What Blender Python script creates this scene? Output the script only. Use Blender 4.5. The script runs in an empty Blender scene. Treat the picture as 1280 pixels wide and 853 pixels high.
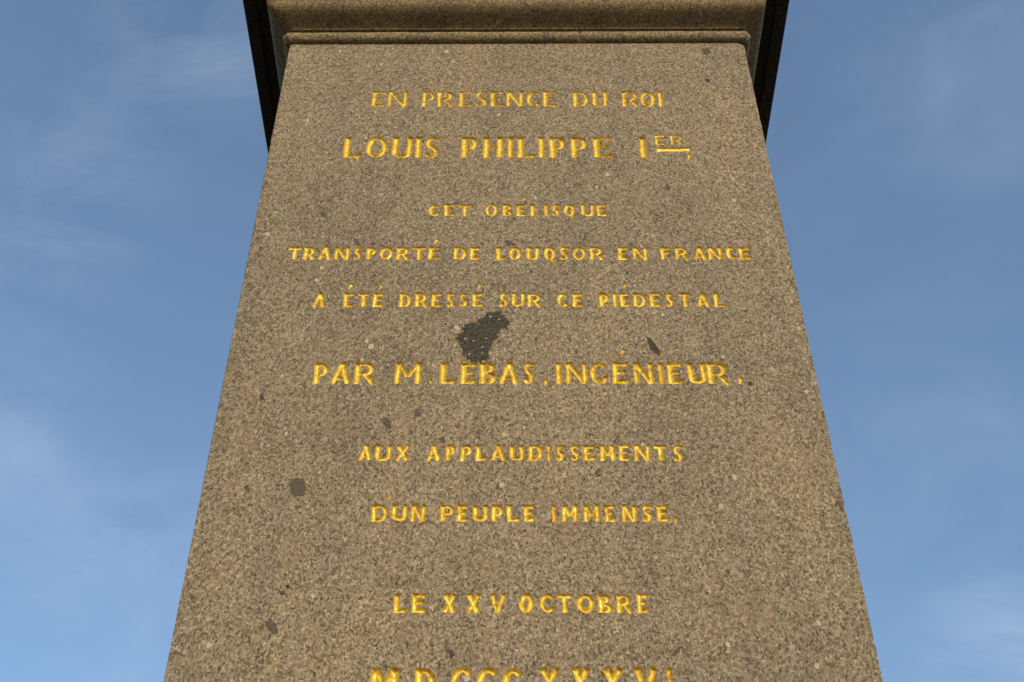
import bpy, bmesh, math, random
import numpy as np
from mathutils import Matrix, Vector, noise
from mathutils.geometry import delaunay_2d_cdt

random.seed(7)
SC = bpy.context.scene
COL = SC.collection

# ------------------------------------------------------------------ camera
F_PX, PITCH, YAW, ROLL = 1683.285, 0.772074, 0.000984674, -0.004449139   # focal length in pixels of a 1280-wide frame
CAM = Vector((-0.043656, -4.839294, 1.65))
fw = Vector((math.sin(YAW)*math.cos(PITCH), math.cos(YAW)*math.cos(PITCH), math.sin(PITCH)))
r0 = Vector((math.cos(YAW), -math.sin(YAW), 0.0)); u0 = r0.cross(fw)
rt = r0*math.cos(ROLL) + u0*math.sin(ROLL); up = u0*math.cos(ROLL) - r0*math.sin(ROLL)
cam = bpy.data.cameras.new('camera'); co = bpy.data.objects.new('camera', cam); COL.objects.link(co)
M = Matrix.Identity(4)
for i in range(3):
    M[i][0], M[i][1], M[i][2], M[i][3] = rt[i], up[i], -fw[i], CAM[i]
co.matrix_world = M
cam.sensor_width = 36.0; cam.lens = F_PX/1280*36.0; cam.clip_end = 6000; cam.clip_start = 0.05
SC.camera = co

# ------------------------------------------------------------------ light
SUN_EL, SUN_AZ = math.radians(26), math.radians(20)       # low sun behind the photographer, a little to the right
sun_dir = Vector((math.sin(SUN_AZ)*math.cos(SUN_EL), -math.cos(SUN_AZ)*math.cos(SUN_EL), math.sin(SUN_EL)))
sd = bpy.data.lights.new('sun', 'SUN'); sd.energy = 2.0; sd.angle = math.radians(0.8); sd.color = (1.0, 0.84, 0.62)
so = bpy.data.objects.new('sun', sd); COL.objects.link(so)
so.rotation_euler = sun_dir.to_track_quat('Z', 'Y').to_euler(); so.location = (4, -12, 12)

wd = bpy.data.worlds.new('World'); SC.world = wd; wd.use_nodes = True
nt = wd.node_tree; nt.nodes.clear()
def N(t, kind, **kw):
    n = t.nodes.new(kind)
    for k, v in kw.items():
        if k.startswith('i_'): n.inputs[k[2:]].default_value = v
        else: setattr(n, k, v)
    return n
out = N(nt, 'ShaderNodeOutputWorld'); bg = N(nt, 'ShaderNodeBackground'); bg.inputs['Strength'].default_value = 0.142
sky = N(nt, 'ShaderNodeTexSky', sky_type='NISHITA', sun_disc=False, sun_elevation=SUN_EL, sun_rotation=math.pi-SUN_AZ,
        air_density=1.0, dust_density=0.5, ozone_density=1.0)
tc = N(nt, 'ShaderNodeTexCoord')
tint = N(nt, 'ShaderNodeMix', data_type='RGBA', blend_type='MULTIPLY'); tint.inputs[0].default_value = 1.0
tint.inputs[7].default_value = (.92, 1.0, 1.0, 1)
nt.links.new(sky.outputs[0], tint.inputs[6])
# thin high cloud: soft wisps broken up by noise
mp = N(nt, 'ShaderNodeMapping'); mp.inputs['Scale'].default_value = (1.6, 2.6, 3.4); mp.inputs['Rotation'].default_value = (0.3, 0.5, 0.9)
nt.links.new(tc.outputs['Generated'], mp.inputs[0])
n1 = N(nt, 'ShaderNodeTexNoise'); n1.inputs['Scale'].default_value = 3.0; n1.inputs['Detail'].default_value = 11; n1.inputs['Roughness'].default_value = 0.62; n1.inputs['Distortion'].default_value = 0.6
nt.links.new(mp.outputs[0], n1.inputs['Vector'])
rp = N(nt, 'ShaderNodeValToRGB'); rp.color_ramp.elements[0].position = 0.42; rp.color_ramp.elements[1].position = 0.85
nt.links.new(n1.outputs['Fac'], rp.inputs[0])
def sky_dir(px, py):
    return (fw*F_PX + rt*(px-640) - up*(py-426.5)).normalized()
acc = None
for px, py, sig, amp in ((255, 55, .055, .30), (100, 215, .05, .22), (-5, 545, .04, .42), (140, 690, .065, .32), (1265, 815, .045, .50),
                         (1235, 85, .07, .22), (1190, 560, .08, .14), (60, 330, .06, .15)):
    dv = sky_dir(px, py)
    dp = N(nt, 'ShaderNodeVectorMath', operation='DISTANCE'); dp.inputs[1].default_value = dv
    nm = N(nt, 'ShaderNodeVectorMath', operation='NORMALIZE'); nt.links.new(tc.outputs['Generated'], nm.inputs[0])
    nt.links.new(nm.outputs[0], dp.inputs[0])
    mr = N(nt, 'ShaderNodeMapRange', interpolation_type='SMOOTHERSTEP'); mr.inputs[1].default_value = 0; mr.inputs[2].default_value = sig*2
    mr.inputs[3].default_value = amp; mr.inputs[4].default_value = 0
    nt.links.new(dp.outputs['Value'], mr.inputs[0])
    if acc is None: acc = mr.outputs[0]
    else:
        ad = N(nt, 'ShaderNodeMath', operation='ADD'); nt.links.new(acc, ad.inputs[0]); nt.links.new(mr.outputs[0], ad.inputs[1]); acc = ad.outputs[0]
ad = N(nt, 'ShaderNodeMath', operation='ADD'); ad.inputs[1].default_value = 0.04; nt.links.new(acc, ad.inputs[0])
ml = N(nt, 'ShaderNodeMath', operation='MULTIPLY'); nt.links.new(ad.outputs[0], ml.inputs[0]); nt.links.new(rp.outputs[0], ml.inputs[1])
m2 = N(nt, 'ShaderNodeMath', operation='MULTIPLY_ADD'); m2.inputs[1].default_value = .72; m2.inputs[2].default_value = 0.015; nt.links.new(ml.outputs[0], m2.inputs[0])
cm = N(nt, 'ShaderNodeMix', data_type='RGBA'); cm.inputs[7].default_value = (4.4, 4.9, 5.8, 1)
nt.links.new(m2.outputs[0], cm.inputs[0]); nt.links.new(tint.outputs[2], cm.inputs[6])
nt.links.new(cm.outputs[2], bg.inputs['Color']); nt.links.new(bg.outputs[0], out.inputs['Surface'])

vs = SC.view_settings
SC.display_settings.display_device = 'sRGB'; vs.view_transform = 'Standard'; vs.look = 'None'; vs.gamma = 1.0; vs.use_curve_mapping = False
vs.exposure = 0.42

# ------------------------------------------------------------------ materials
def new_mat(name):
    m = bpy.data.materials.new(name); m.use_nodes = True
    t = m.node_tree; t.nodes.clear()
    o = N(t, 'ShaderNodeOutputMaterial'); b = N(t, 'ShaderNodeBsdfPrincipled')
    t.links.new(b.outputs[0], o.inputs['Surface'])
    return m, t, b
def ramp(t, src, stops, interp='LINEAR'):
    r = N(t, 'ShaderNodeValToRGB'); r.color_ramp.interpolation = interp
    e = r.color_ramp.elements
    while len(e) < len(stops): e.new(0.5)
    for k, (p, c) in enumerate(stops):
        e[k].position = p; e[k].color = (*c, 1) if not isinstance(c, float) else (c, c, c, 1)
    t.links.new(src, r.inputs[0]); return r.outputs[0]
def mixc(t, fac, a, b, blend='MIX'):
    m = N(t, 'ShaderNodeMix', data_type='RGBA', blend_type=blend)
    for sock, v in ((m.inputs[0], fac), (m.inputs[6], a), (m.inputs[7], b)):
        if isinstance(v, (int, float)): sock.default_value = v
        elif isinstance(v, tuple): sock.default_value = (*v, 1)
        else: t.links.new(v, sock)
    return m.outputs[2]

def granite(name, gain=(1, 1, 1), bump=1.0, contrast=1.0):
    m, t, b = new_mat(name)
    tc = N(t, 'ShaderNodeTexCoord'); P0 = tc.outputs['Object']
    vm = N(t, 'ShaderNodeMapping'); vm.inputs['Scale'].default_value = (1, 1, .72); vm.inputs['Rotation'].default_value = (.1, .35, .2); t.links.new(P0, vm.inputs[0]); P = vm.outputs[0]
    # a little domain warp so the grains are not clean polygons
    wn = N(t, 'ShaderNodeTexNoise'); wn.inputs['Scale'].default_value = 120; wn.inputs['Detail'].default_value = 2
    t.links.new(P, wn.inputs['Vector'])
    wv = N(t, 'ShaderNodeVectorMath', operation='MULTIPLY_ADD'); wv.inputs[1].default_value = (.014, .014, .014)
    t.links.new(wn.outputs['Color'], wv.inputs[0]); t.links.new(P, wv.inputs[2]); W = wv.outputs[0]
    v1 = N(t, 'ShaderNodeTexVoronoi'); v1.inputs['Scale'].default_value = 110; t.links.new(W, v1.inputs['Vector'])
    v2 = N(t, 'ShaderNodeTexVoronoi'); v2.inputs['Scale'].default_value = 185; t.links.new(W, v2.inputs['Vector'])
    s1 = N(t, 'ShaderNodeSeparateColor'); t.links.new(v1.outputs['Color'], s1.inputs[0])
    s2 = N(t, 'ShaderNodeSeparateColor'); t.links.new(v2.outputs['Color'], s2.inputs[0])
    c1 = ramp(t, s1.outputs[0], [(0.0, (.07, .052, .032)), (.14, (.12, .093, .06)), (.3, (.22, .177, .118)), (.6, (.32, .265, .185)), (.85, (.40, .34, .25)), (1.0, (.56, .50, .40))])
    c2 = ramp(t, s2.outputs[1], [(0.0, (.06, .045, .028)), (.18, (.13, .10, .065)), (.5, (.29, .235, .16)), (1.0, (.46, .395, .295))])
    c = mixc(t, 0.42, c1, c2)
    v5 = N(t, 'ShaderNodeTexVoronoi'); v5.inputs['Scale'].default_value = 165; t.links.new(W, v5.inputs['Vector'])
    s5 = N(t, 'ShaderNodeSeparateColor'); t.links.new(v5.outputs['Color'], s5.inputs[0])
    c = mixc(t, 1.0, c, ramp(t, s5.outputs[2], [(0.0, .42), (.10, .55), (.16, 1.0), (.93, 1.0), (.97, 1.3)]), 'MULTIPLY')
    # pinkish feldspar blotches and broad uneven weathering
    big = N(t, 'ShaderNodeTexNoise'); big.inputs['Scale'].default_value = 1.7; big.inputs['Detail'].default_value = 5; big.inputs['Roughness'].default_value = .6
    t.links.new(P, big.inputs['Vector'])
    c = mixc(t, 1.0, c, ramp(t, big.outputs['Fac'], [(.30, (.86, .86, .87)), (.50, (1.0, 1.0, 1.0)), (.72, (1.12, 1.09, 1.03))]), 'MULTIPLY')
    sk = N(t, 'ShaderNodeMapping'); sk.inputs['Scale'].default_value = (5.5, 5.5, .45); t.links.new(P0, sk.inputs[0])      # faint rain runs
    sn = N(t, 'ShaderNodeTexNoise'); sn.inputs['Scale'].default_value = 1.0; sn.inputs['Detail'].default_value = 5; t.links.new(sk.outputs[0], sn.inputs['Vector'])
    c = mixc(t, 1.0, c, ramp(t, sn.outputs['Fac'], [(.30, (.88, .885, .90)), (.52, (1.0, 1.0, 1.0)), (.72, (1.07, 1.05, 1.01))]), 'MULTIPLY')
    pk = N(t, 'ShaderNodeTexNoise'); pk.inputs['Scale'].default_value = 6.5; pk.inputs['Detail'].default_value = 3
    t.links.new(P, pk.inputs['Vector'])
    c = mixc(t, ramp(t, pk.outputs['Fac'], [(.56, 0.0), (.74, .22)]), c, (.36, .25, .165))
    # scattered dark biotite and small pits
    v3 = N(t, 'ShaderNodeTexVoronoi'); v3.inputs['Scale'].default_value = 17; v3.inputs['Randomness'].default_value = 1; t.links.new(W, v3.inputs['Vector'])
    s3 = N(t, 'ShaderNodeSeparateColor'); t.links.new(v3.outputs['Color'], s3.inputs[0])
    dsz = N(t, 'ShaderNodeMapRange'); dsz.inputs[1].default_value = .86; dsz.inputs[2].default_value = 1; dsz.inputs[3].default_value = 0; dsz.inputs[4].default_value = .19
    t.links.new(s3.outputs[0], dsz.inputs[0])
    lt = N(t, 'ShaderNodeMath', operation='LESS_THAN'); t.links.new(v3.outputs['Distance'], lt.inputs[0]); t.links.new(dsz.outputs[0], lt.inputs[1])
    fm = N(t, 'ShaderNodeMath', operation='MULTIPLY'); fm.inputs[1].default_value = .75; t.links.new(lt.outputs[0], fm.inputs[0])
    c = mixc(t, fm.outputs[0], c, mixc(t, s3.outputs[1], (.07, .06, .05), (.16, .13, .09)))
    # the odd pale crystal
    v4 = N(t, 'ShaderNodeTexVoronoi'); v4.inputs['Scale'].default_value = 15; t.links.new(W, v4.inputs['Vector'])
    s4 = N(t, 'ShaderNodeSeparateColor'); t.links.new(v4.outputs['Color'], s4.inputs[0])
    lsz = N(t, 'ShaderNodeMapRange'); lsz.inputs[1].default_value = .82; lsz.inputs[2].default_value = 1; lsz.inputs[3].default_value = 0; lsz.inputs[4].default_value = .2
    t.links.new(s4.outputs[1], lsz.inputs[0])
    l2 = N(t, 'ShaderNodeMath', operation='LESS_THAN'); t.links.new(v4.outputs['Distance'], l2.inputs[0]); t.links.new(lsz.outputs[0], l2.inputs[1])
    f2 = N(t, 'ShaderNodeMath', operation='MULTIPLY'); f2.inputs[1].default_value = .8; t.links.new(l2.outputs[0], f2.inputs[0])
    c = mixc(t, f2.outputs[0], c, (.60, .52, .40))
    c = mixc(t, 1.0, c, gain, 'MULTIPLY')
    t.links.new(c, b.inputs['Base Color'])
    b.inputs['Roughness'].default_value = .82; b.inputs['Specular IOR Level'].default_value = .25
    # bush-hammered relief
    bn = N(t, 'ShaderNodeTexNoise'); bn.inputs['Scale'].default_value = 110; bn.inputs['Detail'].default_value = 4; bn.inputs['Roughness'].default_value = .65
    t.links.new(P, bn.inputs['Vector'])
    ma = N(t, 'ShaderNodeMath', operation='MULTIPLY_ADD'); ma.inputs[1].default_value = .5
    t.links.new(s1.outputs[0], ma.inputs[0]); t.links.new(bn.outputs['Fac'], ma.inputs[2])
    bp = N(t, 'ShaderNodeBump'); bp.inputs['Strength'].default_value = .8*bump; bp.inputs['Distance'].default_value = .008
    t.links.new(ma.outputs[0], bp.inputs['Height']); t.links.new(bp.outputs[0], b.inputs['Normal'])
    return m

STONE = granite('weathered_granite', gain=(.945, .835, .70))
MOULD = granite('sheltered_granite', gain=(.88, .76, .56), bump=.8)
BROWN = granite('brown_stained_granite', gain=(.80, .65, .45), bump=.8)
SHADED = granite('shade_darkened_granite', gain=(.24, .24, .24), bump=.5)  # same granite, deep shade under the cornice painted into its colour

def gold_material():
    m, t, b = new_mat('gold_leaf')
    tc = N(t, 'ShaderNodeTexCoord'); P = tc.outputs['Object']
    n = N(t, 'ShaderNodeTexNoise'); n.inputs['Scale'].default_value = 55; n.inputs['Detail'].default_value = 4; t.links.new(P, n.inputs['Vector'])
    n2 = N(t, 'ShaderNodeTexNoise'); n2.inputs['Scale'].default_value = 9; n2.inputs['Detail'].default_value = 3; t.links.new(P, n2.inputs['Vector'])
    c = ramp(t, n.outputs['Fac'], [(.25, (.36, .19, .016)), (.42, (.60, .39, .045)), (.6, (.75, .54, .085)), (.8, (.87, .69, .18))])
    c = mixc(t, ramp(t, n2.outputs['Fac'], [(.55, 0.0), (.75, .45)]), c, (.46, .25, .022))
    t.links.new(c, b.inputs['Base Color'])
    b.inputs['Metallic'].default_value = .6
    t.links.new(ramp(t, n.outputs['Fac'], [(.3, .70), (.7, .52)]), b.inputs['Roughness'])
    bp = N(t, 'ShaderNodeBump'); bp.inputs['Strength'].default_value = .5; bp.inputs['Distance'].default_value = .004
    t.links.new(n.outputs['Fac'], bp.inputs['Height']); t.links.new(bp.outputs[0], b.inputs['Normal'])
    return m
GOLD = gold_material()

def stain_material(name, dark, pale, speck):
    m, t, b = new_mat(name)
    tc = N(t, 'ShaderNodeTexCoord'); P = tc.outputs['Object']
    n = N(t, 'ShaderNodeTexNoise'); n.inputs['Scale'].default_value = 75; n.inputs['Detail'].default_value = 5; n.inputs['Roughness'].default_value = .7; t.links.new(P, n.inputs['Vector'])
    c = ramp(t, n.outputs['Fac'], [(.3, dark), (.7, pale)])
    v = N(t, 'ShaderNodeTexVoronoi'); v.inputs['Scale'].default_value = 48; t.links.new(P, v.inputs['Vector'])
    s = N(t, 'ShaderNodeSeparateColor'); t.links.new(v.outputs['Color'], s.inputs[0])
    mr = N(t, 'ShaderNodeMapRange'); mr.inputs[1].default_value = .72; mr.inputs[2].default_value = 1; mr.inputs[3].default_value = 0; mr.inputs[4].default_value = .44
    t.links.new(s.outputs[0], mr.inputs[0])
    l = N(t, 'ShaderNodeMath', operation='LESS_THAN'); t.links.new(v.outputs['Distance'], l.inputs[0]); t.links.new(mr.outputs[0], l.inputs[1])
    f = N(t, 'ShaderNodeMath', operation='MULTIPLY'); f.inputs[1].default_value = speck; t.links.new(l.outputs[0], f.inputs[0])
    c = mixc(t, f.outputs[0], c, (.30, .25, .18))
    t.links.new(c, b.inputs['Base Color']); b.inputs['Roughness'].default_value = .9; b.inputs['Specular IOR Level'].default_value = .05
    bp = N(t, 'ShaderNodeBump'); bp.inputs['Strength'].default_value = .5; bp.inputs['Distance'].default_value = .004
    t.links.new(n.outputs['Fac'], bp.inputs['Height']); t.links.new(bp.outputs[0], b.inputs['Normal'])
    return m
STAIN = stain_material('dark_bitumen_stain', (.012, .010, .007), (.115, .095, .068), .85)
ENCLAVE = stain_material('dark_stone_inclusion', (.060, .046, .030), (.15, .118, .078), .35)

DARK_ENCLAVE = stain_material('blackish_stone_inclusion', (.040, .032, .023), (.085, .068, .048), .2)

def paving_material():
    m, t, b = new_mat('stone_paving')
    tc = N(t, 'ShaderNodeTexCoord'); P = tc.outputs['Object']
    br = N(t, 'ShaderNodeTexBrick'); br.inputs['Scale'].default_value = 6; br.inputs['Mortar Size'].default_value = .03
    br.inputs['Color1'].default_value = (.056, .051, .043, 1); br.inputs['Color2'].default_value = (.072, .065, .054, 1); br.inputs['Mortar'].default_value = (.028, .026, .022, 1)
    t.links.new(P, br.inputs['Vector'])
    n = N(t, 'ShaderNodeTexNoise'); n.inputs['Scale'].default_value = .8; n.inputs['Detail'].default_value = 6; t.links.new(P, n.inputs['Vector'])
    c = mixc(t, 1.0, br.outputs['Color'], ramp(t, n.outputs['Fac'], [(.3, .75), (.7, 1.2)]), 'MULTIPLY')
    t.links.new(c, b.inputs['Base Color']); b.inputs['Roughness'].default_value = .8
    return m

# ------------------------------------------------------------------ helpers
def link_mesh(name, verts, faces, mat, parent=None, label=None):
    me = bpy.data.meshes.new(name); me.from_pydata(verts, [], faces); me.update()
    me.materials.append(mat)
    o = bpy.data.objects.new(name, me); COL.objects.link(o)
    if parent is not None: o.parent = parent
    if label: o['label'] = label
    return o

W2 = 1.45                     # half width of the shaft
ZT = 1.65 + 7.366175          # top of the shaft
ZB = 3.40                     # its foot, below the frame
def face_pt(px, py):          # where a sight line of the measured photograph meets the front face (y = 0)
    d = fw*F_PX + rt*(px-640) - up*(py-426.5)
    k = -CAM.y/d.y
    return CAM.x + d.x*k, CAM.z + d.z*k

# ------------------------------------------------------------------ ground
g = bpy.data.meshes.new('ground'); S = 2500
g.from_pydata([(-S, -S, 0), (S, -S, 0), (S, S, 0), (-S, S, 0)], [], [(0, 1, 2, 3)]); g.materials.append(paving_material())
go = bpy.data.objects.new('ground', g); COL.objects.link(go); go['kind'] = 'structure'; go['label'] = 'grey paved square around the granite pedestal'

# ------------------------------------------------------------------ the pedestal
PED = bpy.data.objects.new('pedestal', None); COL.objects.link(PED)
PED['label'] = 'tall tapering grey-brown granite pedestal with gilded inscription under an overhanging cornice'
PED['category'] = 'pedestal'

# ---- letters as chisel strokes. a stroke: (points, half widths, square_ends)
def arc(cx, cy, rx, ry, a0, a1, n=26):
    return [(cx+rx*math.cos(math.radians(a0+(a1-a0)*k/n)), cy+ry*math.sin(math.radians(a0+(a1-a0)*k/n))) for k in range(n+1)]
def bow(w, h, s, t, cx, cy, rx, ry, a0, a1, end=None, n=26):   # curved stroke, thick at its sides and thin at top and bottom
    pts = arc(cx, cy, rx, ry, a0, a1, n)
    hw = [t+(s-t)*abs(math.cos(math.radians(a0+(a1-a0)*k/n)))**1.3 for k in range(n+1)]
    if end is not None:
        hw = [q*(1-(1-end)*max(0, (k/n-.75)/.25)) for k, q in enumerate(hw)]
    return (pts, hw, False)
def line(x0, y0, x1, y1, a, b=None): return ([(x0, y0), (x1, y1)], [a, a if b is None else b], True)

def glyph(ch, w, h, s, t):
    G = []
    stem = lambda x: line(x, 0, x, h, s*1.06)
    if ch in 'EFLI':
        if ch == 'I': return [line(w/2, 0, w/2, h, min(s*1.06, w/2))]
        G.append(stem(s))
        if ch in 'EF':
            G += [line(s, h-t, w, h-t*1.15, t*.95, t*1.25), line(s, h*.53, w*.80, h*.53, t*.85, t*1.15)]
        if ch in 'EL': G.append(line(s, t, w, t*1.2, t*.95, t*1.3))
    elif ch == 'A':
        G = [line(s*.8, 0, w*.5, h, s*.80), line(w-s, 0, w*.5-s*.12, h, s*1.05), line(w*.25, h*.27, w*.75, h*.27, t*.9)]
    elif ch == 'B':
        G = [stem(s), ([(s, h-t), (w*.45, h-t)], [t, t], True), ([(s, h*.53), (w*.5, h*.53)], [t, t], True), ([(s, t), (w*.5, t)], [t, t], True),
             bow(w, h, s*.95, t, w*.45, h*.76, w*.47-s, h*.24-t, -90, 90), bow(w, h, s*1.05, t, w*.5, h*.27, w*.5-s, h*.27-t, -90, 90)]
    elif ch in 'CG':
        G = [bow(w, h, s*1.0, t, w*.56, h*.5, w*.56-s, h*.5-t, 52, 180), bow(w, h, s*1.0, t, w*.56, h*.5, w*.56-s, h*.5-t, 180, 312)]
        if ch == 'G': G.append(line(w-s*1.1, h*.10, w-s*1.1, h*.36, s*.7, s*.9))
    elif ch == 'D':
        G = [stem(s), ([(s, h-t), (w*.42, h-t)], [t, t], True), ([(s, t), (w*.42, t)], [t, t], True), bow(w, h, s, t, w*.42, h*.5, w*.58-s, h*.5-t, -90, 90, n=34)]
    elif ch == 'H': G = [stem(s), stem(w-s), line(s, h*.52, w-s, h*.52, t*.9)]
    elif ch == 'M':
        G = [line(s*.95, 0, s*1.15, h, s), line(w-s, 0, w-s*1.15, h, s), line(s*1.1, h, w*.5, h*.30, s*.72), line(w-s*1.1, h, w*.5, h*.30, s*.66)]
    elif ch == 'N': G = [line(s*.85, 0, s*.85, h, s*.85), line(w-s*.85, 0, w-s*.85, h, s*.85), line(s*.9, h, w-s*.9, 0, s*.95)]
    elif ch in 'OQ':
        G = [bow(w, h, s, t*1.05, w*.5, h*.5, w*.5-s, h*.5-t, 0, 180, n=30), bow(w, h, s, t*1.05, w*.5, h*.5, w*.5-s, h*.5-t, 180, 360, n=30)]
        if ch == 'Q': G.append(([(w*.52, h*.16), (w*.72, -h*.07), (w*.98, -h*.19)], [s*.75, s*.85, s*.5], False))
    elif ch in 'PR':
        by = .46 if ch == 'P' else .48
        G = [stem(s), ([(s, h-t), (w*.48, h-t)], [t, t], True), ([(s, h*by), (w*.48, h*by)], [t*.9, t*.9], True),
             bow(w, h, s*.95, t, w*.48, h*(1+by)/2-t*.5, w*.50-s, h*(1-by)/2-t*.5, -90, 90)]
        if ch == 'R': G.append(([(w*.45, h*.47), (w*.72, h*.25), (w-s*.7, s*.35)], [s*.65, s*.95, s*.95], False))
    elif ch == 'S':
        p = [(w*.92, h*.86), (w*.72, h-t), (w*.45, h-t*1.1), (s, h*.80), (s*1.1, h*.66), (w*.42, h*.54), (w*.72, h*.42), (w-s, h*.28), (w-s*1.2, h*.14), (w*.52, t), (w*.25, t*1.1), (w*.04+t, h*.17)]
        q = [t*1.05, t, t*1.05, s*.8, s*.85, s*1.0, s*1.0, s*.85, s*.8, t*1.05, t, t*1.1]
        pp, qq = [], []
        for i in range(len(p)-1):               # Catmull-Rom
            a, b, c, d = p[max(i-1, 0)], p[i], p[i+1], p[min(i+2, len(p)-1)]
            for k in range(5):
                u = k/5
                f = lambda j: .5*(2*b[j]+(c[j]-a[j])*u+(2*a[j]-5*b[j]+4*c[j]-d[j])*u*u+(3*b[j]-a[j]-3*c[j]+d[j])*u**3)
                pp.append((f(0), f(1))); qq.append(q[i]+(q[i+1]-q[i])*u)
        pp.append(p[-1]); qq.append(q[-1]); G = [(pp, qq, False)]
    elif ch == 'T': G = [line(w*.5, 0, w*.5, h, s*1.06), line(0, h-t*1.15, w*.5, h-t, t*1.3, t*.95), line(w*.5, h-t, w, h-t*1.15, t*.95, t*1.3)]
    elif ch == 'U':
        R = w*.5-s*.9
        G = [line(s, R, s, h, s*1.06), line(w-s*.85, R, w-s*.85, h, s*.9), bow(w, h, s, t*1.2, w*.5, R+t*.2, R, R-t, 180, 360)]
    elif ch == 'V': G = [line(s, h, w*.5, 0, s*1.05, s*.8), line(w-s*.8, h, w*.5, 0, s*.85, s*.7)]
    elif ch == 'X': G = [line(s, h, w-s, 0, s*1.05), line(w-s*.85, h, s*.85, 0, s*.85)]
    elif ch == '.': G = [([(w*.5, h*.6), (w*.5, h*.25)], [w*.42, w*.30], False)]
    elif ch == ',': G = [([(w*.62, h*.8), (w*.35, h*.12)], [w*.36, w*.16], False)]
    elif ch == "'": G = [([(w*.70, h*.88), (w*.22, h*.10)], [w*.36, w*.20], False)]
    elif ch == '_': G = [line(0, h*.5, w, h*.5, h*.5)]
    return G

CELL = 0.0023
DEBUG = False
SLOPE = 2.6
def carve(ch, x0, x1, z0, z1, thick, thin, rng):
    """Depth field of one letter on a fine grid -> V-cut facets (gold) and the outline they leave in the face."""
    w, h = x1-x0, z1-z0
    G = glyph(ch, w, h, thick, thin)
    pad = 0.012; dmax = 1.05*thick if thick > 0 else .010      # chisel cut: steep walls running into a rounded bottom
    yb = -h*.34 if ch == 'Q' else 0
    nx = int((w+2*pad)/CELL)+2; ny = int((h-yb+2*pad)/CELL)+2
    X, Y = np.meshgrid(-pad+np.arange(nx)*CELL, yb-pad+np.arange(ny)*CELL, indexing='ij')
    ph = rng.random(4)*6.28
    # a wavering hand: shift the sample point a little
    Xw = X + .0011*np.sin(Y*38+ph[0]) + .0008*np.sin(Y*95+X*40+ph[1])
    Yw = Y + .0011*np.sin(X*41+ph[2]) + .0008*np.sin(X*88-Y*35+ph[3])
    Fd = np.full(X.shape, -1.0)
    for pts, hws, square in G:
        for i in range(len(pts)-1):
            (ax, ay), (bx, by) = pts[i], pts[i+1]
            L = math.hypot(bx-ax, by-ay)
            if L < 1e-9: continue
            ux, uy = (bx-ax)/L, (by-ay)/L
            u = (Xw-ax)*ux+(Yw-ay)*uy; v = -(Xw-ax)*uy+(Yw-ay)*ux
            tt = np.clip(u/L, 0, 1); hw = hws[i]+(hws[i+1]-hws[i])*tt
            if square:
                hw = hw*(1+.10*(2*tt-1)**2)
                s_up = v*(1 if ux >= 0 else -1); kup = 1+.3*abs(ux)**2       # the wall that faces down is cut steeper
                eu, el = (L-u, u) if uy > 0 else (u, L-u)                    # upper and lower end of the stroke
                f = np.minimum(np.minimum((hw-s_up)*kup, hw+s_up), np.minimum(eu*(1+.2*abs(uy)), el*1.2))
            else:
                du = u-np.clip(u, 0, L); rad = np.hypot(v, du)
                s_up = v*(1 if ux >= 0 else -1); kup = 1+.3*ux*ux
                f = np.where(np.abs(du) > 1e-9, hw-rad, np.minimum((hw-s_up)*kup, hw+s_up) if abs(ux) > .25 else hw-rad)
            Fd = np.maximum(Fd, f)
    Fd += .0009*np.sin(X*210+ph[1])*np.sin(Y*190+ph[2])
    Fd = np.where(np.abs(Fd) < 1e-5, 1e-5, Fd)
    Fd[0, :] = Fd[-1, :] = -1; Fd[:, 0] = Fd[:, -1] = -1
    verts, key, faces, edges = [], {}, [], []
    def corner(i, j):
        k = (0, i, j)
        if k not in key:
            key[k] = len(verts); verts.append((x0+X[i, j], float(dmax*(1-math.exp(-SLOPE*Fd[i, j]/dmax))), z0+Y[i, j]))
        return key[k]
    def cross(i, j, i2, j2):
        if (i2, j2) < (i, j): i, j, i2, j2 = i2, j2, i, j
        k = (1, i, j, i2, j2)
        if k not in key:
            a, b = Fd[i, j], Fd[i2, j2]; q = float(a/(a-b)); q = min(max(q, .04), .96)
            key[k] = len(verts)
            verts.append((x0+X[i, j]+(X[i2, j2]-X[i, j])*q, 0.0, z0+Y[i, j]+(Y[i2, j2]-Y[i, j])*q))
        return key[k]
    ins = Fd > 0
    cnt = ins[:-1, :-1].astype(int)+ins[1:, :-1]+ins[1:, 1:]+ins[:-1, 1:]
    for i, j in zip(*np.nonzero(cnt)):
        cs = [(i, j), (i+1, j), (i+1, j+1), (i, j+1)]
        st = [bool(ins[c]) for c in cs]
        if all(st): faces.append([corner(*c) for c in cs]); continue
        if st[0] == st[2] and st[1] == st[3]:      # saddle: two separate corners
            for k in range(4):
                if st[k]:
                    a = cross(*cs[k], *cs[k-1]); b = cross(*cs[k], *cs[(k+1) % 4])
                    faces.append([a, corner(*cs[k]), b]); edges.append((b, a))
            continue
        poly, cr = [], []
        for k in range(4):
            if st[k]: poly.append(corner(*cs[k]))
            if st[k] != st[(k+1) % 4]:
                c = cross(*cs[k], *cs[(k+1) % 4]); poly.append(c); cr.append((c, st[k]))
        faces.append(poly)
        edges.append((cr[0][0], cr[1][0]) if cr[0][1] else (cr[1][0], cr[0][0]))
    return verts, faces, edges

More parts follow.
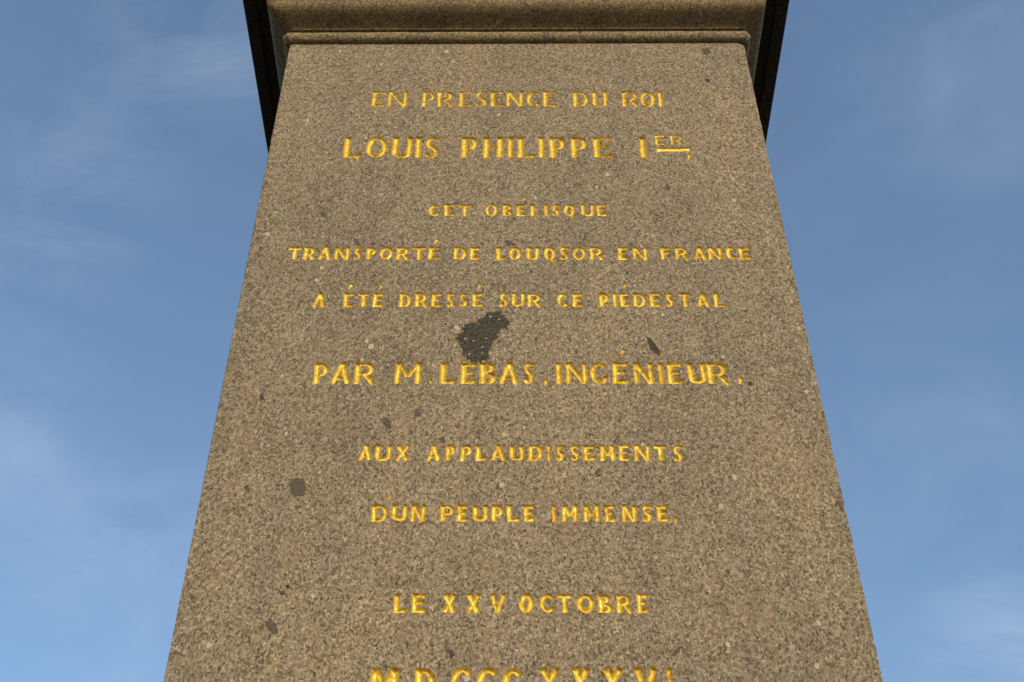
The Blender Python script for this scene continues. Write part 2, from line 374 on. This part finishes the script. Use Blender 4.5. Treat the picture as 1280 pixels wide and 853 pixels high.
# letters as read off the stone: character, left and right pixel; rows: top and bottom pixel, reading for the label
ROWS = [
 (114, 133, .0130, .0088, 'first inscription line, reading EN PRESENCE DU ROI', "E465-482 N485-509 P528-544 R547-566.5 E574-590 S594.5-609 E613.5-630 N633-654 C658.5-675 E679-696 D716.5-736 U740-759 R777.5-798 O800-819.5 I822.5-829", []),
 (171, 197, .0178, .0105, 'second inscription line in larger letters, reading LOUIS PHILIPPE I ER', "L430-453 O457-484.5 U490-515 I519-527.5 S531-549 P577-598.5 H604-629.5 I634.5-641.5 L647-669 I673-681 P686.5-708 P713.5-735 E741.5-766 I799.5-808",
   [('E', 819, 831.5, 169, 181, .008, .006), ('R', 838, 853.5, 169, 181, .008, .006), ('_', 821, 863.5, 184.5, 189.5, 0, 0), (',', 858.5, 864.5, 192.5, 200, 0, 0)]),
 (255, 270, .0118, .0080, 'third inscription line, shortest of the small lines, reading CET OBELISQUE', "C536-550 E555-569 T573-590 O606-622.5 B628-641 E645-657.5 L663-676 I680-685 S690-700 Q704.5-720 U726-742 E746-759", [("'", 652.5, 657, 246.5, 250.5, 0, 0)]),
 (308.5, 324.5, .0122, .0082, 'fourth and widest inscription line, reading TRANSPORTE DE LOUQSOR EN FRANCE', "T360.5-377.5 R379.5-394 A398-415 N418-437.5 S442-452.5 P458-471 O475-492 R496-511 T515-532.5 E535.5-549 D567-584 E587.5-600 L620-632.5 O635.5-652.5 U658-674 Q679-695 S700-710.5 O715.5-732.5 R737-754 E773-785.5 N791-809.5 F826-840 R844-860 A866-884 N885-903 C907.5-920 E924-939",
   [("'", 542, 547.5, 299, 305, 0, 0)]),
 (366, 383.5, .0122, .0084, 'fifth inscription line, reading A ETE DRESSE SUR CE PIEDESTAL', "A391-408 E429-442 T447-462.5 E466-479.5 D499.5-515 R519-534.5 E539-552.5 S558-568 S574.5-584 E590-604 S624-634.5 U639.5-656 R659.5-676 C696-710.5 E715.5-729 P749-762.5 I766-771 E775-787.5 D792-808 E813-827 S832.5-842.5 T849-865 A870-887.5 L892.5-907.5",
   [("'", 435, 441, 355.5, 361, 0, 0), ("'", 473, 479, 356, 361.5, 0, 0), ("'", 596, 601.5, 355.5, 360.5, 0, 0), ("'", 778.5, 784, 355, 360, 0, 0)]),
 (453, 479.7, .0152, .0098, 'sixth inscription line in larger letters, reading PAR M. LEBAS. INGENIEUR.', "P392-412 A413.5-439.5 R443.5-469 M493.5-527 L550-570 E575.5-595.5 B600-621 A623.5-649.5 S654-668 I695-702.5 N707-734 G737-760 E765.5-786 N792-817 I823-829.5 E834-854.5 U860-882.5 R885-910.5",
   [('.', 535.5, 541.5, 472.5, 480, 0, 0), (',', 679, 686, 474.5, 483, 0, 0), ("'", 774.5, 781.5, 437, 443.5, 0, 0), (',', 922, 929.5, 472, 481, 0, 0)]),
 (556, 576, .0116, .0078, 'seventh inscription line, reading AUX APPLAUDISSEMENTS', "A447.5-466 U469.5-489.5 X493-513 A533-552 P557-570 P575-591 L594.5-610 A613.5-634 U637-655 D660.5-679 I684-689 S694.5-705.5 S713-725 E730-744.5 M749.5-769.5 E774-787.5 N793-812.5 T817.5-834.5 S841-853", []),
 (631, 652, .0120, .0080, 'eighth inscription line, reading D UN PEUPLE IMMENSE', "D464-485 U490-509 N513.5-532 P550-569 E571-585 U591-610 P614-630 L633.5-649.5 E654-668.5 I690-695.5 M701-723 M729-750.5 E756-769.5 N777-796 S802.5-815 E821-835.5",
   [("'", 484, 490.5, 617, 624.5, 0, 0), (',', 841, 847.5, 644, 656.5, 0, 0)]),
 (742, 766, .0122, .0080, 'ninth inscription line, reading LE XXV OCTOBRE', "L492-508 E514.5-532 X553-572 X582-602 V611.5-632.5 O648-668 C674-694 T697-716 O720.5-744 B747.5-766 R770.5-789.5 E796-811", []),
 (834.6, 869, .0165, .0098, 'lowest inscription line, year in large roman numerals MDCCCXXXVI', "M462-499 D518-545 C563.5-590.5 C596-622 C627.5-653.5 X673.5-700.5 X714-739.5 X753-781 V793-823.5 I835-842.5", []),
]
rng = np.random.default_rng(11)
rows_geo = []
for yt, yb, th, tn, lab, text, extra in ROWS:
    V, Fc, Ed, words = [], [], [], []
    items = []
    for tok in text.split():
        a, b = tok[1:].split('-'); items.append((tok[0], float(a), float(b), yt, yb, th, tn))
    items += extra
    for ch, a, b, t0, b0, th_, tn_ in items:
        mid = (a+b)/2
        jit = rng.normal(0, .0012, 4)
        zt, zb = face_pt(mid, t0)[1]+jit[0], face_pt(mid, b0)[1]+jit[1]
        xa, xb = face_pt(a, (t0+b0)/2)[0]+jit[2], face_pt(b, (t0+b0)/2)[0]+jit[3]
        v, f, e = carve(ch, xa, xb, zb, zt, th_*1.02*(1+rng.normal(0, .05)), tn_*1.28*(1+rng.normal(0, .06)), rng)
        o = len(V); V += v; Fc += [[i+o for i in q] for q in f]; Ed += [(p+o, q+o) for p, q in e]
        words.append((a, b, o, len(V), len(Fc)-len(f), len(Fc), ch))
    rows_geo.append((V, Fc, Ed, lab, words))

# ---- the shaft: front face cut open along every letter, worn arrises, plain sides
X_IN = W2-.05
zs_rows = [(min(v[2] for v in r[0]), max(v[2] for v in r[0])) for r in rows_geo]
cuts = [ZT-.05] + [(zs_rows[i][0]+zs_rows[i+1][1])/2 for i in range(len(rows_geo)-1)] + [zs_rows[-1][0]-.12]
sv, sf = [], []
for k, (V, Fc, Ed, lab, words) in enumerate(rows_geo):
    zt, zb = cuts[k], cuts[k+1]
    ids = sorted({i for e in Ed for i in e}); loc = {i: n for n, i in enumerate(ids)}
    pts = [Vector((V[i][0], V[i][2])) for i in ids]; n = len(pts)
    pts += [Vector((-X_IN, zb)), Vector((X_IN, zb)), Vector((X_IN, zt)), Vector((-X_IN, zt))]
    ed = [(loc[a], loc[b]) for a, b in Ed] + [(n, n+1), (n+1, n+2), (n+2, n+3), (n+3, n)]
    res = delaunay_2d_cdt(pts, ed, [], 1, 1e-7)
    P2 = np.array([(p.x, p.y) for p in res[0]])
    A = np.array([(V[a][0], V[a][2]) for a, b in Ed]); B = np.array([(V[b][0], V[b][2]) for a, b in Ed])
    cen = np.array([P2[list(f)].mean(axis=0) for f in res[2]])
    odd = np.zeros(len(cen), bool)
    for c0 in range(0, len(cen), 500):           # even-odd test: is this triangle inside a letter?
        c = cen[c0:c0+500]
        st = (A[None, :, 1] > c[:, None, 1]) != (B[None, :, 1] > c[:, None, 1])
        dy = B[:, 1]-A[:, 1]; dy = np.where(np.abs(dy) < 1e-12, 1e-12, dy)
        xi = A[None, :, 0]+(c[:, None, 1]-A[None, :, 1])*((B[:, 0]-A[:, 0])/dy)[None, :]
        odd[c0:c0+500] = ((st & (xi > c[:, None, 0])).sum(axis=1) % 2) == 1
    area = 0
    o = len(sv); sv += [(p.x, 0.0, p.y) for p in res[0]]
    for f, hole in zip(res[2], odd):
        if hole: continue
        q = [res[0][i] for i in f]
        ar = sum(q[i].x*q[i-1].y-q[i-1].x*q[i].y for i in range(len(q)))/2
        area += abs(ar)
        sf.append([i+o for i in (f if ar < 0 else f[::-1])])
    gold = 0
    for f in Fc:
        q = [V[i] for i in f]
        gold += abs(sum(q[i][0]*q[i-1][2]-q[i-1][0]*q[i][2] for i in range(len(q)))/2)
    if DEBUG: print('row', k, 'pts', n, 'area check', round(area+gold-(zt-zb)*2*X_IN, 5))
# flat borders: above the first row, below the last, and strips to the arrises
def quad(a, b, c, d):
    o = len(sv); sv.extend([a, b, c, d]); sf.append([o, o+1, o+2, o+3])
zlo = cuts[-1]
quad((-X_IN, 0, ZB), (X_IN, 0, ZB), (X_IN, 0, zlo), (-X_IN, 0, zlo))
quad((-X_IN, 0, cuts[0]), (X_IN, 0, cuts[0]), (X_IN, 0, ZT), (-X_IN, 0, ZT))
dz = .009; nz = int((ZT-ZB)/dz)
CHIPS = {1: [(face_pt(1051, 632)[1], .030, .016), (face_pt(1079, 722)[1], .022, .012), (face_pt(1005, 402)[1], .016, .006), (face_pt(1093, 800)[1], .02, .007)],
         -1: [(face_pt(233, 720)[1], .02, .007), (face_pt(262, 560)[1], .016, .006), (face_pt(300, 350)[1], .02, .006)]}
for sx in (-1, 1):
    prev = None
    for k in range(nz+1):
        z = ZB+(ZT-ZB)*k/nz
        ins = .006+.0045*noise.noise(Vector((sx*3.1, 0, z*9)))+.015*max(0, noise.noise(Vector((sx*7.7, 2, z*30)))-.15)+.004*noise.noise(Vector((sx*1.7, 5, z*80)))
        for cz, ch, cd in CHIPS[sx]:
            if abs(z-cz) < ch: ins += cd*math.cos((z-cz)/ch*math.pi/2)*(.75+.5*noise.noise(Vector((z*60, 0, 3))))
        if sx > 0 and z > ZT-.07: q = (z-(ZT-.07))/.07; ins += .055*(1-math.sqrt(max(0, 1-q*q)))
        if sx < 0 and z > ZT-.03: q = (z-(ZT-.03))/.03; ins += .014*(1-math.sqrt(max(0, 1-q*q)))
        ins = max(ins, .002)
        row = [(sx*X_IN, 0, z), (sx*(W2-ins), 0, z), (sx*(W2-ins*.28), ins*.3, z), (sx*W2, ins*1.1, z), (sx*W2, 2.9-.01, z)]
        o = len(sv); sv += row
        if prev is not None:
            for j in range(4):
                f = [prev+j, prev+j+1, o+j+1, o+j]
                sf.append(f if sx > 0 else f[::-1])
        prev = o
quad((W2, 2.89, ZB), (-W2, 2.89, ZB), (-W2, 2.89, ZT), (W2, 2.89, ZT))
quad((-W2+.06, .06, ZT-.004), (W2-.06, .06, ZT-.004), (W2-.06, 2.84, ZT-.004), (-W2+.06, 2.84, ZT-.004))
shaft = link_mesh('shaft', sv, sf, STONE, PED)

for V, Fc, Ed, lab, words in rows_geo:
    ln = bpy.data.objects.new('inscription_line', None); COL.objects.link(ln); ln.parent = PED; ln['label'] = lab
    main = sorted([w for w in words if w[6].isalpha()], key=lambda w: w[0])
    groups = []
    for w in main:                               # letters closer than a word space belong to one word
        if groups and w[0]-groups[-1][-1][1] < 7.6*max(1, (w[1]-w[0])/14 if w[6] not in 'IX' else 1.35): groups[-1].append(w)
        else: groups.append([w])
    if lab.startswith('lowest'): groups = [main[:5], main[5:]]
    for w in words:
        if not w[6].isalpha():                   # an accent or a point goes with the word it stands on
            m = (w[0]+w[1])/2
            min(groups, key=lambda gq: min(abs(m-(x[0]+x[1])/2) for x in gq)).append(w)
    for gq in groups:
        wv, wf = [], []
        for (_, _, v0, v1, f0, f1, _) in gq:
            sh = len(wv)-v0; wv += V[v0:v1]
            for f in Fc[f0:f1]:
                ar = sum(V[f[i]][0]*V[f[i-1]][2]-V[f[i-1]][0]*V[f[i]][2] for i in range(len(f)))
                wf.append([i+sh for i in (f[::-1] if ar > 0 else f)])
        link_mesh('gilded_word', wv, wf, GOLD, ln)
    if DEBUG: print(lab, [''.join(x[6] for x in gq) for gq in groups])

# ---- dark stains and inclusions in the face: thin crusts with ragged edges
def blotch(name, poly_px, mat, label, jag=.006, step=.008, proud=.0022, seed=0):
    P = [Vector((*face_pt(*p), 0)) for p in poly_px]
    ring = []
    for i in range(len(P)):
        a, b = P[i], P[(i+1) % len(P)]
        m = max(1, int((b-a).length/step))
        for k in range(m): ring.append(a.lerp(b, k/m))
    c = sum(ring, Vector())/len(ring)
    ring = [p+(p-c).normalized()*jag*(.8*noise.noise(Vector((p.x*28, p.y*28, seed)))+1.0*noise.noise(Vector((p.x*75, p.y*75, seed)))+1.1*noise.noise(Vector((p.x*170, p.y*170, seed+4)))) for p in ring]
    n = len(ring)
    res = delaunay_2d_cdt([Vector((p.x, p.y)) for p in ring], [(i, (i+1) % n) for i in range(n)], [], 1, 1e-6)
    v = [(p.x, -proud, p.y) for p in res[0]]; f = []
    for t in res[2]:
        q = [res[0][i] for i in t]
        ar = sum(q[i].x*q[i-1].y-q[i-1].x*q[i].y for i in range(len(q)))
        f.append(list(t) if ar < 0 else list(t)[::-1])
    o = len(v); v += [(p.x, -proud, p.y) for p in ring]+[(p.x+(p.x-c.x)*.004, .004, p.y+(p.y-c.y)*.004) for p in ring]
    for i in range(n): f.append([o+i, o+(i+1) % n, o+n+(i+1) % n, o+n+i])
    return link_mesh(name, v, f, mat, shaft, label)
blotch('dark_stain', [(571, 424), (574, 418), (577, 415), (581, 406), (592, 404), (600, 399), (606, 397), (609, 391), (615, 391), (619, 388.5), (624, 389), (629, 394),
   (633, 399), (638, 402), (636, 408), (632, 412), (629, 408), (626, 413), (620, 419), (616, 426), (614, 433), (610, 440), (611, 446), (607, 450), (600, 451.5), (590, 451), (582, 447), (576, 436)],
   STAIN, 'large black ragged stain above the sixth line', seed=1, jag=.017, step=.005)
for k, (poly, mat, lab) in enumerate((
   ([(808, 422), (812, 423), (818, 429), (824, 437), (825, 445), (820, 442), (813, 437)], DARK_ENCLAVE, 'dark leaf-shaped inclusion above the sixth line'),
   ([(362, 606), (365, 599), (375, 598), (382, 603), (383, 612), (379, 620), (369, 621), (363, 615)], ENCLAVE, 'round grey inclusion near the left edge'),
   ([(332, 778), (338, 773), (345, 781), (348, 791), (343, 794), (336, 787)], ENCLAVE, 'small slanting grey inclusion low on the left'),
   ([(476, 526), (482, 522), (489, 527), (489, 535), (484, 536), (480, 531)], ENCLAVE, None),
   ([(519, 512), (525, 510), (528, 515), (524, 521), (518, 519)], ENCLAVE, None),
   ([(934, 478), (938, 477), (941, 481), (936, 483)], STAIN, None),
   ([(442, 298), (446, 299), (451, 306), (446, 307), (443, 304)], ENCLAVE, None),
   ([(633, 301), (638, 301), (644, 306), (638, 307), (635, 307)], ENCLAVE, None),
   ([(549, 548), (556, 547), (557, 553), (551, 554)], ENCLAVE, None),
   ([(561, 815), (565, 812), (568, 820), (563, 823)], STAIN, None),
   ([(743, 593), (748, 585), (751, 587), (747, 594)], ENCLAVE, None),
   ([(840, 818), (849, 808), (853, 808), (848, 816), (842, 821)], ENCLAVE, None),
   ([(350, 738), (355, 737), (356, 743), (351, 743)], STAIN, None),
   ([(357, 733), (361, 731), (363, 735), (359, 737)], STAIN, None),
   ([(305, 609), (309, 606), (313, 614), (310, 616)], ENCLAVE, None),
   ([(878, 62), (885, 60), (889, 65), (884, 69), (879, 67)], ENCLAVE, None),
   ([(881, 98), (886, 99), (888, 103), (883, 102)], STAIN, None),
   ([(832, 233), (836, 232), (838, 237), (833, 237)], ENCLAVE, None),
   ([(1046, 626), (1050, 628), (1055, 640), (1051, 639)], ENCLAVE, None),
   ([(324, 495), (329, 493), (330, 499), (326, 500)], STAIN, None),
   ([(400, 266), (406, 265), (407, 270), (402, 272)], ENCLAVE, None),
   )):
    blotch('stone_inclusion', poly, mat, lab, jag=.0035, step=.007, proud=.0016, seed=20+k)

# ---- mouldings carried round all four sides
CY = W2                                  # centre of the square plan in y
def ring_mould(name, prof, mat, parent, seg=.02, wob=.0, joint=None, label=None, closed=False, cap=False):
    """prof: (offset out from the shaft face, z). Lofted round the square plan with mitred corners."""
    v, f = [], []
    stations = []
    n = int(2*W2/seg)
    for side in range(4):
        for k in range(n): stations.append((side, -1+2*k/n))
    m = len(prof)
    for si, (side, u) in enumerate(stations):
        a = side*math.pi/2
        for j, (o, z) in enumerate(prof):
            d = W2*min(1-u, u+1); R = W2+o
            if joint and d < .035: R -= .020*(1-d/.035)**2      # worn corner
            px, py = u*R, -R
            if wob:
                q = Vector((u*W2*9+side*13, j*.35, 1.3)); e = wob*(noise.noise(q)+.6*noise.noise(q*3.1))
                if joint and side == 0:
                    d = abs(u*W2-joint)
                    if d < .011: e -= (1-d/.011)*(.034 if z < ZT+.028 else .012)
                py -= e; z += e*.4
            v.append((px*math.cos(a)-py*math.sin(a), CY+px*math.sin(a)+py*math.cos(a), z))
    T = len(stations)
    for s in range(T):
        s2 = (s+1) % T
        for j in range(m if closed else m-1):
            j2 = (j+1) % m
            f.append([s*m+j, s2*m+j, s2*m+j2, s*m+j2])
    o = link_mesh(name, v, f, mat, parent, label)
    return o
def smooth(o):
    for p in o.data.polygons: p.use_smooth = True

tr = .043
torus = ring_mould('roll_moulding', [(.006+tr*math.cos(math.radians(a)), ZT+.001+tr+tr*math.sin(math.radians(a))) for a in range(-100, 141, 12)],
                   MOULD, PED, seg=.006, wob=.0022, joint=face_pt(722, 46)[0])
neck = ring_mould('neck_band', [(-.012, ZT-.02), (-.012, ZT+.130), (.004, ZT+.1385), (.016, ZT+.1385)], BROWN, PED, seg=.1)
HS = .262
ov = [(.016, .1385), (.020, .1425), (.030, .1525), (.045, .160), (.065, .1695), (.085, .1785), (.105, .188), (.122, .198), (.136, .2085), (.147, .221), (.154, .235), (.158, .25), (.159, HS)]
ovolo = ring_mould('ovolo_moulding', [(o, ZT+h) for o, h in ov], BROWN, PED, seg=.05); smooth(ovolo)
HC = .51                                 # soffit of the cornice slab, a frieze above the ovolo
ring_mould('frieze_band', [(o, ZT+h) for o, h in [(.159, HS), (.150, HS+.004), (.118, HS+.010), (.118, HC+.03)]], SHADED, PED, seg=.1)
slab = ring_mould('cornice_slab', [(o, ZT+h) for o, h in [(.10, HC+.028), (.284, HC+.028), (.288, HC+.002), (.364, HC), (.371, HC+.006), (.371, HC+.36), (.363, HC+.368)]], SHADED, PED, seg=.2)
R = W2+.363
link_mesh('cornice_top', [(-R, CY-R, ZT+HC+.368), (R, CY-R, ZT+HC+.368), (R, CY+R, ZT+HC+.368), (-R, CY+R, ZT+HC+.368)], [(0, 1, 2, 3)], STONE, PED)

# ---- base below the frame: moulded foot and two steps down to the paving
ring_mould('base_moulding', [(.02, ZB+.06), (.06, ZB+.05), (.085, ZB+.01), (.09, ZB-.05), (.16, ZB-.06), (.16, ZB-.9), (.0, ZB-.9)], STONE, PED, seg=.3)
ring_mould('plinth_step', [(0, ZB-.88), (.34, ZB-.885), (.35, ZB-.895), (.35, .0)], STONE, PED, seg=.3)
ring_mould('lower_step', [(.33, .55), (.69, .545), (.70, .535), (.70, .0)], STONE, PED, seg=.3)
for o in list(PED.children): pass
